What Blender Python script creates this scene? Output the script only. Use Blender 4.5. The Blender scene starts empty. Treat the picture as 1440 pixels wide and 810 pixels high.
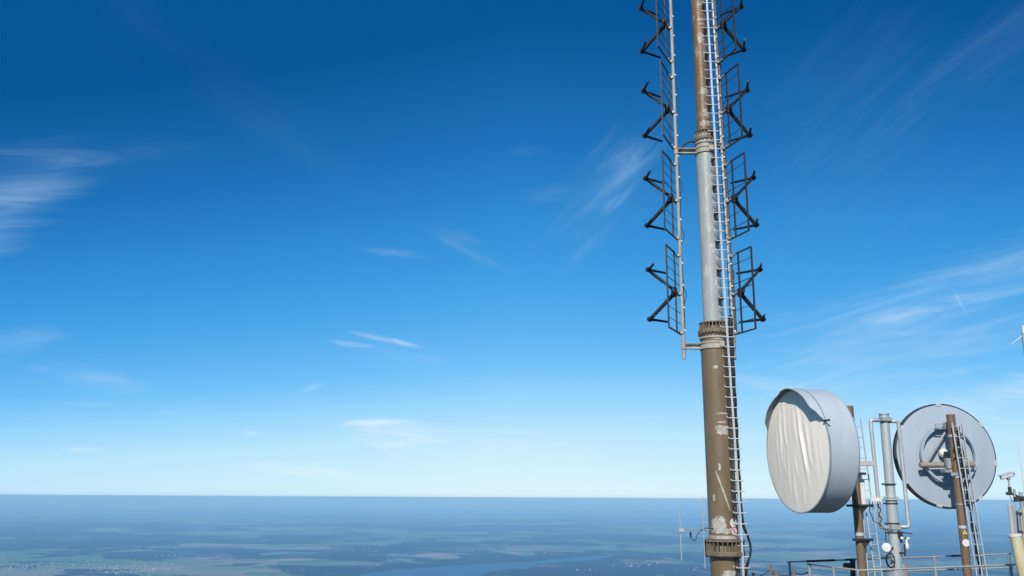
import bpy, math, random
from mathutils import Vector, Matrix, Euler
R = math.radians
S = bpy.context.scene
C = S.collection
random.seed(11)

# ------------------------------------------------------------------ camera
CZ = 3.1                       # the lens, above the mast terrace (z = 0)
FPX = 1248.0                   # focal length in photograph pixels (1440 wide)
PITCH, ROLL = R(13.3), R(0.30)
cam_d = bpy.data.cameras.new('camera')
cam = bpy.data.objects.new('camera', cam_d); C.objects.link(cam)
cam_d.sensor_width = 36.0
cam_d.lens = 36.0 * FPX / 1440.0
cam_d.clip_start = 0.1; cam_d.clip_end = 600000
ROT = Euler((R(90) + PITCH, 0, 0)).to_matrix() @ Matrix.Rotation(ROLL, 3, 'Z')
cam.location = (0, 0, CZ)
cam.rotation_euler = ROT.to_euler()
S.camera = cam
CP = Vector((0, 0, CZ))

def ray(px, py):
    return ROT @ Vector(((px - 720) / FPX, -(py - 405) / FPX, -1.0))
KD = 0.97
def P(px, py, Y):              # photograph pixel -> point at depth Y
    d = ray(px, py); return CP + d * (Y / d.y)
def G(px, py, z):              # photograph pixel -> point at height z
    d = ray(px, py); return CP + d * ((z - CZ) / d.z)

# ------------------------------------------------------------------ light
SUN_EL, SUN_AZ = R(35), R(197)          # azimuth clockwise from +Y
SUND = Vector((math.sin(SUN_AZ) * math.cos(SUN_EL), math.cos(SUN_AZ) * math.cos(SUN_EL), math.sin(SUN_EL)))
sl = bpy.data.lights.new('sun', 'SUN'); sl.energy = 4.8; sl.angle = R(0.53); sl.color = (1.0, 0.945, 0.86)
so = bpy.data.objects.new('sun', sl); C.objects.link(so)
so.rotation_euler = (-SUND).to_track_quat('-Z', 'Y').to_euler(); so.location = (0, -30, 60)

S.view_settings.view_transform = 'Standard'; S.view_settings.look = 'None'
S.view_settings.exposure = 0.0; S.view_settings.gamma = 1.0; S.view_settings.use_curve_mapping = False
S.cycles.max_bounces = 8; S.cycles.volume_bounces = 2
S.cycles.transparent_max_bounces = 16; S.cycles.use_adaptive_sampling = False
S.cycles.use_denoising = True

W = bpy.data.worlds.new("World"); S.world = W; W.use_nodes = True
nt = W.node_tree; N = nt.nodes; L = nt.links
for n in list(N): N.remove(n)
def wn(t, **k):
    n = N.new(t)
    for a, b in k.items(): setattr(n, a, b)
    return n
def plug(tree, sock, v):
    if isinstance(v, bpy.types.NodeSocket): tree.links.new(v, sock)
    else: sock.default_value = v
def wmath(op, a, b=None, c=None, clamp=False):
    n = wn('ShaderNodeMath', operation=op, use_clamp=clamp)
    plug(nt, n.inputs[0], a)
    if b is not None: plug(nt, n.inputs[1], b)
    if c is not None: plug(nt, n.inputs[2], c)
    return n.outputs[0]
def wvec(op, a, b=None):
    n = wn('ShaderNodeVectorMath', operation=op)
    plug(nt, n.inputs[0], a)
    if b is not None: plug(nt, n.inputs[1], b)
    return n.outputs['Value'] if op in ('DOT_PRODUCT', 'LENGTH') else n.outputs[0]
sky = wn('ShaderNodeTexSky', sky_type='NISHITA')
sky.sun_disc = False; sky.sun_elevation = SUN_EL; sky.sun_rotation = SUN_AZ
sky.altitude = 1800; sky.air_density = 1.0; sky.dust_density = 0.6; sky.ozone_density = 3.0
tc = wn('ShaderNodeTexCoord'); DIR = tc.outputs['Generated']
SKY_STRENGTH = 0.12
# deep, polarised mountain sky: the sky model's own brightness picks the colour, from saturated blue overhead to pale cyan at the horizon
def lin(c): return tuple(((v / 255 + .055) / 1.055) ** 2.4 if v > 10 else v / 255 / 12.92 for v in c)
sep = wn('ShaderNodeSeparateColor'); L.new(sky.outputs[0], sep.inputs[0])
sdir = wn('ShaderNodeSeparateXYZ'); L.new(DIR, sdir.inputs[0])
sx = sdir.outputs[0]
left = wmath('MULTIPLY', wmath('MAXIMUM', wmath('MULTIPLY', sx, -1.0), 0.0), .37)
right = wmath('MULTIPLY', wmath('MAXIMUM', sx, 0.0), .25)
fall = wmath('SUBTRACT', 1.0, wmath('ADD', left, right))
val = wmath('MULTIPLY', wmath('MULTIPLY', sep.outputs[0], fall), 0.8 * 0.12)
ramp = wn('ShaderNodeValToRGB'); L.new(val, ramp.inputs[0])
STOPS = [(.0996, (6, 84, 150)), (.1166, (22, 100, 168)), (.1432, (32, 117, 188)), (.1826, (52, 141, 211)), (.247, (73, 164, 232)),
         (.3683, (114, 193, 249)), (.4716, (152, 214, 254)), (.6277, (186, 230, 254)), (.9, (206, 241, 254)), (1.08, (221, 247, 254))]
el = ramp.color_ramp.elements
while len(el) < len(STOPS): el.new(0.5)
for e_, (p_, c_) in zip(el, STOPS): e_.position = p_ * 0.8; e_.color = lin(c_) + (1,)
cmb = wn('ShaderNodeVectorMath', operation='SCALE'); L.new(ramp.outputs[0], cmb.inputs[0]); cmb.inputs['Scale'].default_value = 1.0 / SKY_STRENGTH
# cirrus: soft wisps laid out by direction on the far sky
def streak_noise(T, B, D, st, sb, detail=9, dist=0.9):
    q = wvec('SUBTRACT', DIR, tuple(D))
    a = wvec('DOT_PRODUCT', q, tuple(T * st)); b = wvec('DOT_PRODUCT', q, tuple(B * sb))
    cx = wn('ShaderNodeCombineXYZ'); L.new(a, cx.inputs[0]); L.new(b, cx.inputs[1])
    nz = wn('ShaderNodeTexNoise'); L.new(cx.outputs[0], nz.inputs['Vector'])
    nz.inputs['Scale'].default_value = 1.0; nz.inputs['Detail'].default_value = detail
    nz.inputs['Distortion'].default_value = dist; nz.inputs['Roughness'].default_value = 0.62
    mr = wn('ShaderNodeMapRange', interpolation_type='SMOOTHSTEP')
    L.new(nz.outputs['Fac'], mr.inputs['Value']); mr.inputs['From Min'].default_value = 0.36; mr.inputs['From Max'].default_value = 0.72
    return mr.outputs[0]
def wframe(px, py, ang):
    D = ray(px, py).normalized(); a = R(ang)
    E = ray(px + 10 * math.cos(a), py - 10 * math.sin(a)).normalized()
    T = (E - D); T = (T - D * T.dot(D)).normalized(); return D, T, D.cross(T).normalized()
NZ = {}
for key, ang, st, sb in (('flat', -4, 9, 60), ('up', 44, 8, 52), ('down', -24, 9, 50), ('fan', 15, 7, 46), ('shelf', 6, 4, 46)):
    D, T, B = wframe(720, 405, ang); NZ[key] = streak_noise(T, B, D, st, sb)
NZS = {k: wmath('ADD', wmath('MULTIPLY', v_, .36), .32) for k, v_ in NZ.items()}
acc = {True: None, False: None}
#  px, py, half length, half width, angle, noise, amount
WISPS = [
 (-10, 285, 165, 74, 30, 'shelf', .62), (-30, 330, 130, 58, 32, 'shelf', .52), (60, 262, 90, 40, 20, 'shelf', .26), (95, 238, 110, 34, 10, 'shelf', .16), (190, 220, 120, 30, 6, 'shelf', .08),
 (340, 130, 380, 60, -38, 'down', .028), (190, 20, 90, 70, -60, 'down', .05), (440, 225, 190, 40, -32, 'down', .035),
 (566, 357, 76, 9, -6, 'flat', .75), (640, 335, 60, 26, -18, 'down', .42), (680, 366, 56, 10, -25, 'down', .5),
 (866, 248, 90, 30, 52, 'up', .50), (850, 270, 150, 80, 46, 'up', .36), (830, 345, 80, 15, 42, 'up', .55), (872, 278, 70, 12, 35, 'up', .4), (770, 272, 60, 22, 10, 'flat', .26), (740, 212, 40, 12, 0, 'flat', .2),
 (498, 485, 46, 7, -8, 'flat', 1.0), (545, 478, 70, 6, -12, 'down', .9), (560, 500, 110, 30, -8, 'flat', .12),
 (440, 545, 22, 8, 18, 'fan', .95), (120, 633, 36, 5, -2, 'flat', 1.6), (160, 573, 130, 7, -4, 'flat', .7), (140, 535, 100, 22, -8, 'flat', .42),
 (30, 480, 80, 26, 8, 'flat', .30), (530, 594, 80, 8, 2, 'flat', 1.0), (570, 610, 130, 22, 0, 'flat', .75), (540, 632, 40, 6, -28, 'flat', .9), (355, 609, 30, 6, 3, 'flat', .9),
 (430, 664, 150, 16, -2, 'flat', 1.0), (700, 640, 260, 50, 0, 'flat', .55), (560, 625, 60, 7, 0, 'flat', .9),
 (1420, 385, 260, 62, 18, 'fan', .62), (1300, 425, 300, 80, 17, 'fan', .42), (1430, 40, 200, 50, 40, 'up', .22), (1180, 120, 220, 110, 50, 'up', .07), (1210, 250, 260, 140, 40, 'up', .08),
 (1440, 550, 150, 32, 8, 'flat', .75), (1340, 520, 30, 8, -14, 'flat', .95), (1220, 500, 280, 100, 14, 'fan', .34), (1080, 540, 110, 16, -10, 'flat', .5),
 (1400, 600, 200, 60, 0, 'flat', .55), (1350, 425, 24, 3, -62, 'none', .45), (1260, 445, 130, 8, 16, 'fan', .3),
]
for px, py, hl, hw, ang, nk, amt in WISPS:
    D, T, B = wframe(px, py, ang)
    q = wvec('SUBTRACT', DIR, tuple(D))
    cx = wn('ShaderNodeCombineXYZ')
    L.new(wvec('DOT_PRODUCT', q, tuple(T * (FPX / hl))), cx.inputs[0])
    L.new(wvec('DOT_PRODUCT', q, tuple(B * (FPX / hw))), cx.inputs[1])
    mr = wn('ShaderNodeMapRange', interpolation_type='SMOOTHERSTEP')
    ln_ = wvec('LENGTH', cx.outputs[0])
    if hw > 15 and nk != 'none': ln_ = wmath('SUBTRACT', ln_, wmath('MULTIPLY', wmath('SUBTRACT', NZ[nk], .45), .38))
    L.new(ln_, mr.inputs['Value'])
    mr.inputs['From Min'].default_value = 1.0; mr.inputs['From Max'].default_value = 0.0
    mr.inputs['To Min'].default_value = 0.0; mr.inputs['To Max'].default_value = amt
    v = mr.outputs[0] if nk == 'none' else wmath('MULTIPLY', mr.outputs[0], NZS[nk] if hw > 15 else NZ[nk])
    hi_ = py < 440; acc[hi_] = v if acc[hi_] is None else wmath('ADD', acc[hi_], v)
prev = cmb.outputs[0]
for hi_, colr in ((True, (4.3, 6.5, 8.3, 1)), (False, (7.0, 7.9, 8.4, 1))):
    mix = wn('ShaderNodeMix', data_type='RGBA'); mix.clamp_factor = True
    L.new(wmath('MULTIPLY', acc[hi_], 0.38 if hi_ else 0.62, clamp=True), mix.inputs['Factor']); L.new(prev, mix.inputs[6]); mix.inputs[7].default_value = colr
    prev = mix.outputs[2]
bg = wn('ShaderNodeBackground'); bg.inputs['Strength'].default_value = SKY_STRENGTH
L.new(mix.outputs[2], bg.inputs['Color'])
wo = wn('ShaderNodeOutputWorld'); L.new(bg.outputs[0], wo.inputs['Surface'])

# ------------------------------------------------------------------ materials
def new_mat(name):
    m = bpy.data.materials.new(name); m.use_nodes = True
    return m, m.node_tree, m.node_tree.nodes['Principled BSDF']
def nmath(t, op, a, b=None, clamp=False):
    n = t.nodes.new('ShaderNodeMath'); n.operation = op; n.use_clamp = clamp
    plug(t, n.inputs[0], a)
    if b is not None: plug(t, n.inputs[1], b)
    return n.outputs[0]
def nnoise(t, scale, detail=4, rough=0.55, vec=None, stretch=None, dist=0.0):
    n = t.nodes.new('ShaderNodeTexNoise')
    n.inputs['Scale'].default_value = scale; n.inputs['Detail'].default_value = detail
    n.inputs['Roughness'].default_value = rough; n.inputs['Distortion'].default_value = dist
    if vec is None:
        vec = t.nodes.new('ShaderNodeTexCoord').outputs['Object']
    if stretch:
        mp = t.nodes.new('ShaderNodeMapping'); mp.inputs['Scale'].default_value = stretch
        t.links.new(vec, mp.inputs['Vector']); vec = mp.outputs[0]
    t.links.new(vec, n.inputs['Vector']); return n.outputs['Fac']
def nramp(t, fac, stops):
    n = t.nodes.new('ShaderNodeValToRGB'); t.links.new(fac, n.inputs[0])
    e = n.color_ramp.elements
    while len(e) < len(stops): e.new(0.5)
    for q, (p, c) in zip(e, stops): q.position = p; q.color = tuple(c) + (1,) if len(c) == 3 else c
    return n.outputs[0]
def nmix(t, fac, a, b):
    n = t.nodes.new('ShaderNodeMix'); n.data_type = 'RGBA'
    plug(t, n.inputs['Factor'], fac)
    for s, v in ((n.inputs[6], a), (n.inputs[7], b)):
        if isinstance(v, tuple): s.default_value = v + (1,) if len(v) == 3 else v
        else: t.links.new(v, s)
    return n.outputs[2]
def nstep(t, v, lo, hi):
    n = t.nodes.new('ShaderNodeMapRange'); n.interpolation_type = 'SMOOTHSTEP'
    t.links.new(v, n.inputs['Value']); n.inputs['From Min'].default_value = lo; n.inputs['From Max'].default_value = hi
    return n.outputs[0]
def nbump(t, b, h, strength=0.3, dist=0.01):
    n = t.nodes.new('ShaderNodeBump'); n.inputs['Strength'].default_value = strength; n.inputs['Distance'].default_value = dist
    t.links.new(h, n.inputs['Height']); t.links.new(n.outputs[0], b.inputs['Normal'])

def worn(name, c1, c2, scale=6, rough=0.5, metal=0.0, spec=0.5, stretch=(1, 1, .35), spot=None, bump=0.15):
    m, t, b = new_mat(name)
    f = nnoise(t, scale, 5, 0.6, stretch=stretch)
    col = nramp(t, f, [(0.3, c1), (0.7, c2)])
    if spot:
        g = nstep(t, nnoise(t, scale * 2.2, 6, 0.65, stretch=(1, 1, .5)), spot[1], spot[1] + 0.08)
        col = nmix(t, g, col, spot[0])
    t.links.new(col, b.inputs['Base Color'])
    rr = nramp(t, nnoise(t, scale * 3, 3), [(0.3, (rough - .1,) * 3), (0.7, (rough + .12,) * 3)])
    t.links.new(rr, b.inputs['Roughness'])
    b.inputs['Metallic'].default_value = metal; b.inputs['Specular IOR Level'].default_value = spec
    if bump: nbump(t, b, nnoise(t, scale * 8, 3), bump, 0.01)
    return m
GALV = worn('galvanised_steel', (.27, .29, .30), (.40, .42, .42), 7, .48, .35)
GALVL = worn('bright_galvanised_steel', (.36, .39, .39), (.50, .52, .52), 9, .45, .3)
PIPEG = worn('grey_painted_pipe', (.33, .37, .38), (.42, .46, .46), 3, .5, .15, spot=((.5, .52, .5), .72))
BROWNP = worn('brown_painted_post', (.13, .082, .045), (.19, .125, .07), 5, .5, spot=((.30, .25, .18), .70))
FLANGE = worn('rusty_flange', (.09, .065, .042), (.215, .17, .12), 9, .65, spot=((.25, .12, .05), .62))
BAND = worn('weathered_band', (.26, .23, .18), (.42, .39, .33), 6, .6)
TUBEM = worn('bare_brown_tube', (.17, .14, .11), (.34, .30, .25), 6, .5, stretch=(.4, 1, 1))
LADW = worn('pale_aluminium', (.46, .485, .51), (.60, .63, .66), 8, .4, .2)
LADG = worn('ladder_steel', (.44, .46, .45), (.58, .60, .58), 8, .45, .3)
DARK = worn('dark_antenna_paint', (.008, .007, .007), (.020, .017, .017), 9, .55, spec=.35)
DARKB = worn('dark_brown_conduit', (.055, .042, .032), (.09, .07, .055), 8, .5)
GALVM = worn('mid_galvanised_steel', (.24, .25, .24), (.36, .37, .35), 8, .6, .05)
DARKG = worn('dark_grey_frame', (.020, .023, .027), (.042, .046, .052), 9, .55, spec=.35)
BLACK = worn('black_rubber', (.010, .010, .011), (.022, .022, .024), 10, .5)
DISHG = worn('dish_grey_paint', (.36, .41, .45), (.44, .495, .535), 2.2, .5, stretch=(1, 1, .22), spot=((.33, .36, .385), .66), bump=0.06)
DISHM = worn('dish_back_grey', (.31, .365, .425), (.355, .41, .475), 2.0, .5, stretch=(1, 1, .22), spot=((.28, .325, .37), .70), bump=0.05)
RIM = worn('black_rim_gasket', (.012, .012, .014), (.03, .03, .034), 6, .5)
WHITE = worn('white_plastic', (.55, .55, .54), (.68, .67, .65), 8, .4)
CREAM = worn('cream_pole_paint', (.46, .39, .22), (.60, .53, .35), 5, .4, stretch=(1, 1, .2))
GREYP = worn('grey_panel', (.36, .36, .36), (.45, .44, .43), 5, .5)
RAILM = worn('weathered_rail', (.24, .25, .255), (.36, .37, .375), 5, .55, .3, stretch=(.5, .5, .5))
WOOD = worn('weathered_wood', (.16, .12, .08), (.30, .24, .16), 9, .8, stretch=(1, 1, .15))
REDP = worn('red_paint', (.45, .05, .03), (.55, .08, .05), 9, .45)
YELL = worn('yellow_paint', (.62, .40, .05), (.72, .5, .08), 9, .45)
ROCK = worn('summit_limestone', (.03, .038, .026), (.085, .08, .065), .02, .9, stretch=(1, 1, 1), spot=((.06, .09, .04), .52))
CONC = worn('terrace_gravel', (.04, .039, .035), (.08, .077, .07), .8, .85)

def cloth_mat():
    m, t, b = new_mat('cream_radome_cloth')
    f = nnoise(t, 1.6, 5, .6, stretch=(1, 1, .35))
    t.links.new(nramp(t, f, [(.3, (.87, .785, .66)), (.7, (.94, .87, .755))]), b.inputs['Base Color'])
    b.inputs['Roughness'].default_value = .75
    nbump(t, b, nnoise(t, 3.0, 4, .55, stretch=(1, 1, .22)), .25, .03)
    return m
CLOTH = cloth_mat()

def mast_mat(name, lo, hi, patches, patch_col, grime=None, rough=.45):
    # brown or grey mast paint with scraped and repainted patches; patches: (x, z, half width, half height, slant) on the camera side
    m, t, b = new_mat(name)
    oc = t.nodes.new('ShaderNodeTexCoord').outputs['Object']
    sp = t.nodes.new('ShaderNodeSeparateXYZ'); t.links.new(oc, sp.inputs[0])
    f = nnoise(t, 2.2, 6, .62, vec=oc, stretch=(1, 1, .3))
    col = nramp(t, f, [(.28, lo), (.72, hi)])
    if grime:
        g = nstep(t, nnoise(t, grime[1], 6, .65, vec=oc, stretch=(1, 1, grime[3]), dist=.4), grime[2], grime[2] + .14)
        col = nmix(t, g, col, grime[0])
    dn = t.nodes.new('ShaderNodeTexNoise'); dn.inputs['Scale'].default_value = 11; dn.inputs['Detail'].default_value = 6; dn.inputs['Roughness'].default_value = .7
    t.links.new(oc, dn.inputs['Vector'])
    tot = None
    for x, z, hw, hh, sl_ in patches:
        dz = nmath(t, 'SUBTRACT', sp.outputs[2], z)
        dx = nmath(t, 'SUBTRACT', nmath(t, 'SUBTRACT', sp.outputs[0], x), nmath(t, 'MULTIPLY', dz, sl_))
        a = nmath(t, 'POWER', nmath(t, 'ABSOLUTE', nmath(t, 'DIVIDE', dx, hw)), 3.0)
        c = nmath(t, 'POWER', nmath(t, 'ABSOLUTE', nmath(t, 'DIVIDE', dz, hh)), 3.0)
        v = nmath(t, 'SUBTRACT', 1.35, nmath(t, 'ADD', a, c), clamp=False)
        v = nmath(t, 'ADD', v, nmath(t, 'MULTIPLY', nmath(t, 'SUBTRACT', dn.outputs['Fac'], .5), 4.2))
        v = nstep(t, v, .55, .85)
        tot = v if tot is None else nmath(t, 'MAXIMUM', tot, v)
    if tot is not None:
        front = nstep(t, nmath(t, 'MULTIPLY', sp.outputs[1], -1.0), .02, .06)
        tot = nmath(t, 'MULTIPLY', nmath(t, 'MULTIPLY', tot, front), .85)
        col = nmix(t, tot, col, nramp(t, nnoise(t, 9, 4, .6, vec=oc), [(.35, tuple(c * .62 for c in patch_col)), (.65, patch_col)]))
    t.links.new(col, b.inputs['Base Color'])
    t.links.new(nramp(t, nnoise(t, 14, 3, vec=oc), [(.3, (rough - .1,) * 3), (.7, (rough + .15,) * 3)]), b.inputs['Roughness'])
    nbump(t, b, nnoise(t, 30, 3, vec=oc), .2, .01)
    return m

# ------------------------------------------------------------------ mesh helpers
def basis(ax):
    ax = Vector(ax).normalized()
    a = ax.cross(Vector((0, 0, 1)))
    if a.length < 1e-4: a = Vector((1, 0, 0))
    a.normalize(); return a, ax.cross(a).normalized(), ax
class MB:
    def __init__(s): s.v = []; s.f = []; s.sm = []; s.mi = []; s.m = 0
    def face(s, idx, smooth=False): s.f.append(tuple(idx)); s.sm.append(smooth); s.mi.append(s.m)
    def ring(s, c, a, b, r, seg, ph=0.0):
        i0 = len(s.v)
        for k in range(seg):
            t = 2 * math.pi * k / seg + ph
            s.v.append(c + a * (r * math.cos(t)) + b * (r * math.sin(t)))
        return i0
    def tube(s, p0, p1, r0, r1=None, seg=12, caps=True):
        p0 = Vector(p0); p1 = Vector(p1); r1 = r0 if r1 is None else r1
        a, b, ax = basis(p1 - p0)
        i, j = s.ring(p0, a, b, r0, seg), s.ring(p1, a, b, r1, seg)
        for k in range(seg):
            q = (k + 1) % seg; s.face((i + k, i + q, j + q, j + k), True)
        if caps:
            i, j = s.ring(p0, a, b, r0, seg), s.ring(p1, a, b, r1, seg)
            s.face([i + k for k in range(seg)][::-1]); s.face([j + k for k in range(seg)])
        return s
    def path(s, pts, r, seg=8, closed=False):
        pts = [Vector(p) for p in pts]; n = len(pts)
        tans = []
        for i in range(n):
            if closed: d = pts[(i + 1) % n] - pts[i - 1]
            else: d = pts[min(i + 1, n - 1)] - pts[max(i - 1, 0)]
            tans.append(d.normalized())
        a, b, _ = basis(tans[0]); rings = []
        for p, tg in zip(pts, tans):
            a = (a - tg * a.dot(tg)).normalized(); b = tg.cross(a).normalized()
            rings.append(s.ring(p, a, b, r, seg))
        for i in range(n if closed else n - 1):
            i0, i1 = rings[i], rings[(i + 1) % n]
            for k in range(seg):
                q = (k + 1) % seg; s.face((i0 + k, i0 + q, i1 + q, i1 + k), True)
        if not closed:
            s.face([rings[0] + k for k in range(seg)][::-1]); s.face([rings[-1] + k for k in range(seg)])
        return s
    def box(s, c, size, axes=None, bev=0.0):
        c = Vector(c); h = [x / 2 for x in size]
        ex, ey, ez = axes if axes else (Vector((1, 0, 0)), Vector((0, 1, 0)), Vector((0, 0, 1)))
        b = min(bev, min(h) * .6)
        if b <= 0:
            i = len(s.v)
            for z in (-1, 1):
                for x, y in ((-1, -1), (1, -1), (1, 1), (-1, 1)):
                    s.v.append(c + ex * (x * h[0]) + ey * (y * h[1]) + ez * (z * h[2]))
            for f in ((3, 2, 1, 0), (4, 5, 6, 7), (0, 1, 5, 4), (1, 2, 6, 5), (2, 3, 7, 6), (3, 0, 4, 7)):
                s.face([i + k for k in f])
            return s
        rings = []                                   # bevelled: octagonal section, chamfered ends
        for z, ins in ((-h[2], b), (-h[2] + b, 0), (h[2] - b, 0), (h[2], b)):
            X, Y = h[0] - ins, h[1] - ins; i = len(s.v)
            for x, y in ((-X + b, -Y), (X - b, -Y), (X, -Y + b), (X, Y - b), (X - b, Y), (-X + b, Y), (-X, Y - b), (-X, -Y + b)):
                s.v.append(c + ex * x + ey * y + ez * z)
            rings.append(i)
        for i, j in zip(rings, rings[1:]):
            for k in range(8):
                q = (k + 1) % 8; s.face((i + k, i + q, j + q, j + k))
        s.face([rings[0] + k for k in range(8)][::-1]); s.face([rings[-1] + k for k in range(8)])
        return s
    def bar(s, p0, p1, w, d, up=(0, 0, 1)):           # rectangular bar from p0 to p1
        p0 = Vector(p0); p1 = Vector(p1); ax = (p1 - p0); ln = ax.length; ax.normalize()
        u = Vector(up); u = u - ax * u.dot(ax)
        if u.length < 1e-4: u = basis(ax)[0]
        u.normalize(); v = ax.cross(u)
        return s.box((p0 + p1) / 2, (d, w, ln), (v, u, ax))
    def lathe(s, o, axis, prof, seg=40, a0=0.0, a1=None, soft=False):
        o = Vector(o); a, b, ax = basis(axis); full = a1 is None
        n = seg if full else seg + 1
        def ring(r, h):
            i = len(s.v)
            for k in range(n):
                t = (2 * math.pi * k / seg) if full else a0 + (a1 - a0) * k / seg
                s.v.append(o + ax * h + a * (r * math.cos(t)) + b * (r * math.sin(t)))
            return i
        prev = None
        for (r0, h0), (r1, h1) in zip(prof, prof[1:]):
            i = prev if (soft and prev is not None) else ring(r0, h0)
            j = ring(r1, h1); prev = j
            for k in range(seg):
                q = (k + 1) % n
                s.face((i + k, i + q, j + q, j + k), True)
        return s
    def sphere(s, c, r, seg=12, sq=(1, 1, 1)):
        c = Vector(c); rows = seg // 2; base = len(s.v)
        for i in range(rows + 1):
            th = math.pi * i / rows
            for k in range(seg):
                ph = 2 * math.pi * k / seg
                s.v.append(c + Vector((r * sq[0] * math.sin(th) * math.cos(ph), r * sq[1] * math.sin(th) * math.sin(ph), r * sq[2] * math.cos(th))))
        for i in range(rows):
            for k in range(seg):
                q = (k + 1) % seg
                s.face((base + i * seg + k, base + (i + 1) * seg + k, base + (i + 1) * seg + q, base + i * seg + q), True)
        return s
    def prism(s, poly, ext):                          # planar polygon pushed along ext
        ext = Vector(ext); i = len(s.v); n = len(poly)
        for p in poly: s.v.append(Vector(p))
        for p in poly: s.v.append(Vector(p) + ext)
        s.face(range(i, i + n)); s.face(list(range(i + n, i + 2 * n))[::-1])
        for k in range(n):
            q = (k + 1) % n; s.face((i + q, i + k, i + n + k, i + n + q))
        return s
    def build(s, name, mats, parent=None, origin=None):
        base = Vector(origin) if origin is not None else (ROOT.get(parent.name_full, Vector()) if parent else Vector())
        me = bpy.data.meshes.new(name)
        me.from_pydata([tuple(v - base) for v in s.v], [], s.f)
        for m in (mats if isinstance(mats, (list, tuple)) else [mats]): me.materials.append(m)
        me.polygons.foreach_set('use_smooth', s.sm); me.polygons.foreach_set('material_index', s.mi)
        me.update()
        o = bpy.data.objects.new(name, me); C.objects.link(o)
        if parent: o.parent = parent; ROOT[o.name_full] = base
        else: o.location = base; ROOT[o.name_full] = base
        return o
ROOT = {}
def tag(o, label=None, cat=None, group=None, kind=None):
    if label: o['label'] = label
    if cat: o['category'] = cat
    if group: o['group'] = group
    if kind: o['kind'] = kind
    return o
def thing(name, label, cat, loc, group=None):
    o = bpy.data.objects.new(name, None); C.objects.link(o); o.location = loc; o.empty_display_size = .2
    ROOT[o.name_full] = Vector(loc); return tag(o, label, cat, group)
def copy_tree(o, parent=None):
    c = o.copy(); C.objects.link(c)
    if parent: c.parent = parent
    for ch in list(o.children): copy_tree(ch, c)
    return c

# ------------------------------------------------------------------ the land far below
GZ = -1300.0
def land_mat():
    m, t, b = new_mat('farmland_and_forest')
    geo = t.nodes.new('ShaderNodeNewGeometry').outputs['Position']
    km = t.nodes.new('ShaderNodeVectorMath'); km.operation = 'SCALE'; km.inputs['Scale'].default_value = .001; t.links.new(geo, km.inputs[0]); km = km.outputs[0]
    vo = t.nodes.new('ShaderNodeTexVoronoi'); vo.inputs['Scale'].default_value = 1.25; t.links.new(km, vo.inputs['Vector'])
    fields = nramp(t, nmath(t, 'FRACT', nmath(t, 'MULTIPLY', vo.outputs['Color'], 3.7)),
                   [(0, (.05, .13, .06)), (.35, (.09, .19, .085)), (.6, (.14, .20, .12)), (.8, (.26, .21, .21)), (1, (.06, .14, .07))])
    wet = nmix(t, nstep(t, nnoise(t, .12, 3, vec=km), .42, .62), fields, (.07, .16, .075))
    fo = nnoise(t, .50, 10, .60, vec=km, dist=.6)
    fm = nstep(t, fo, .485, .50)
    big = nnoise(t, .09, 3, .5, vec=km)
    fm2 = nstep(t, nmath(t, 'ADD', fo, nmath(t, 'MULTIPLY', nmath(t, 'SUBTRACT', big, .5), .85)), .466, .480)
    wood = nramp(t, nnoise(t, 5, 4, vec=km), [(.3, (.004, .010, .012)), (.7, (.010, .022, .020))])
    col = nmix(t, fm2, wet, wood)
    vil = nstep(t, nnoise(t, .55, 6, .7, vec=km), .60, .66)
    col = nmix(t, nmath(t, 'MULTIPLY', vil, .7), col, nramp(t, nnoise(t, 26, 3, .7, vec=km), [(.35, (.10, .11, .09)), (.55, (.20, .165, .17)), (.70, (.42, .40, .41))]))
    t.links.new(col, b.inputs['Base Color']); b.inputs['Roughness'].default_value = .95; b.inputs['Specular IOR Level'].default_value = .1
    return m
LAND = land_mat()
g = MB(); SZ = 240000
n = 24
for j in range(n + 1):
    for i in range(n + 1):
        g.v.append(Vector((-SZ + 2 * SZ * i / n, -60000 + (SZ + 60000) * j / n, GZ)))
for j in range(n):
    for i in range(n):
        a = j * (n + 1) + i; g.face((a, a + 1, a + n + 2, a + n + 1))
tag(g.build('ground', LAND), kind='structure')

def water_mat():
    m, t, b = new_mat('lake_water')
    b.inputs['Base Color'].default_value = (.012, .06, .14, 1); b.inputs['Roughness'].default_value = .45; b.inputs['Specular IOR Level'].default_value = .2
    return m
lake_px = [(440, 826), (505, 809.5), (524, 805), (571, 800.5), (605, 797.5), (656, 794.5), (708, 791.5), (755, 789.8), (781, 785.5), (818, 783), (866, 780),
           (858, 783), (840, 787), (800, 790), (781, 791.5), (757, 793.5), (744, 798), (708, 801), (687, 804.5), (671, 812), (640, 826)]
w = MB(); pts = [G(x, y, GZ + 1.5) for x, y in lake_px]
w.v = pts; w.face(range(len(pts)))
tag(w.build('lake', water_mat()), kind='structure')

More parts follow.
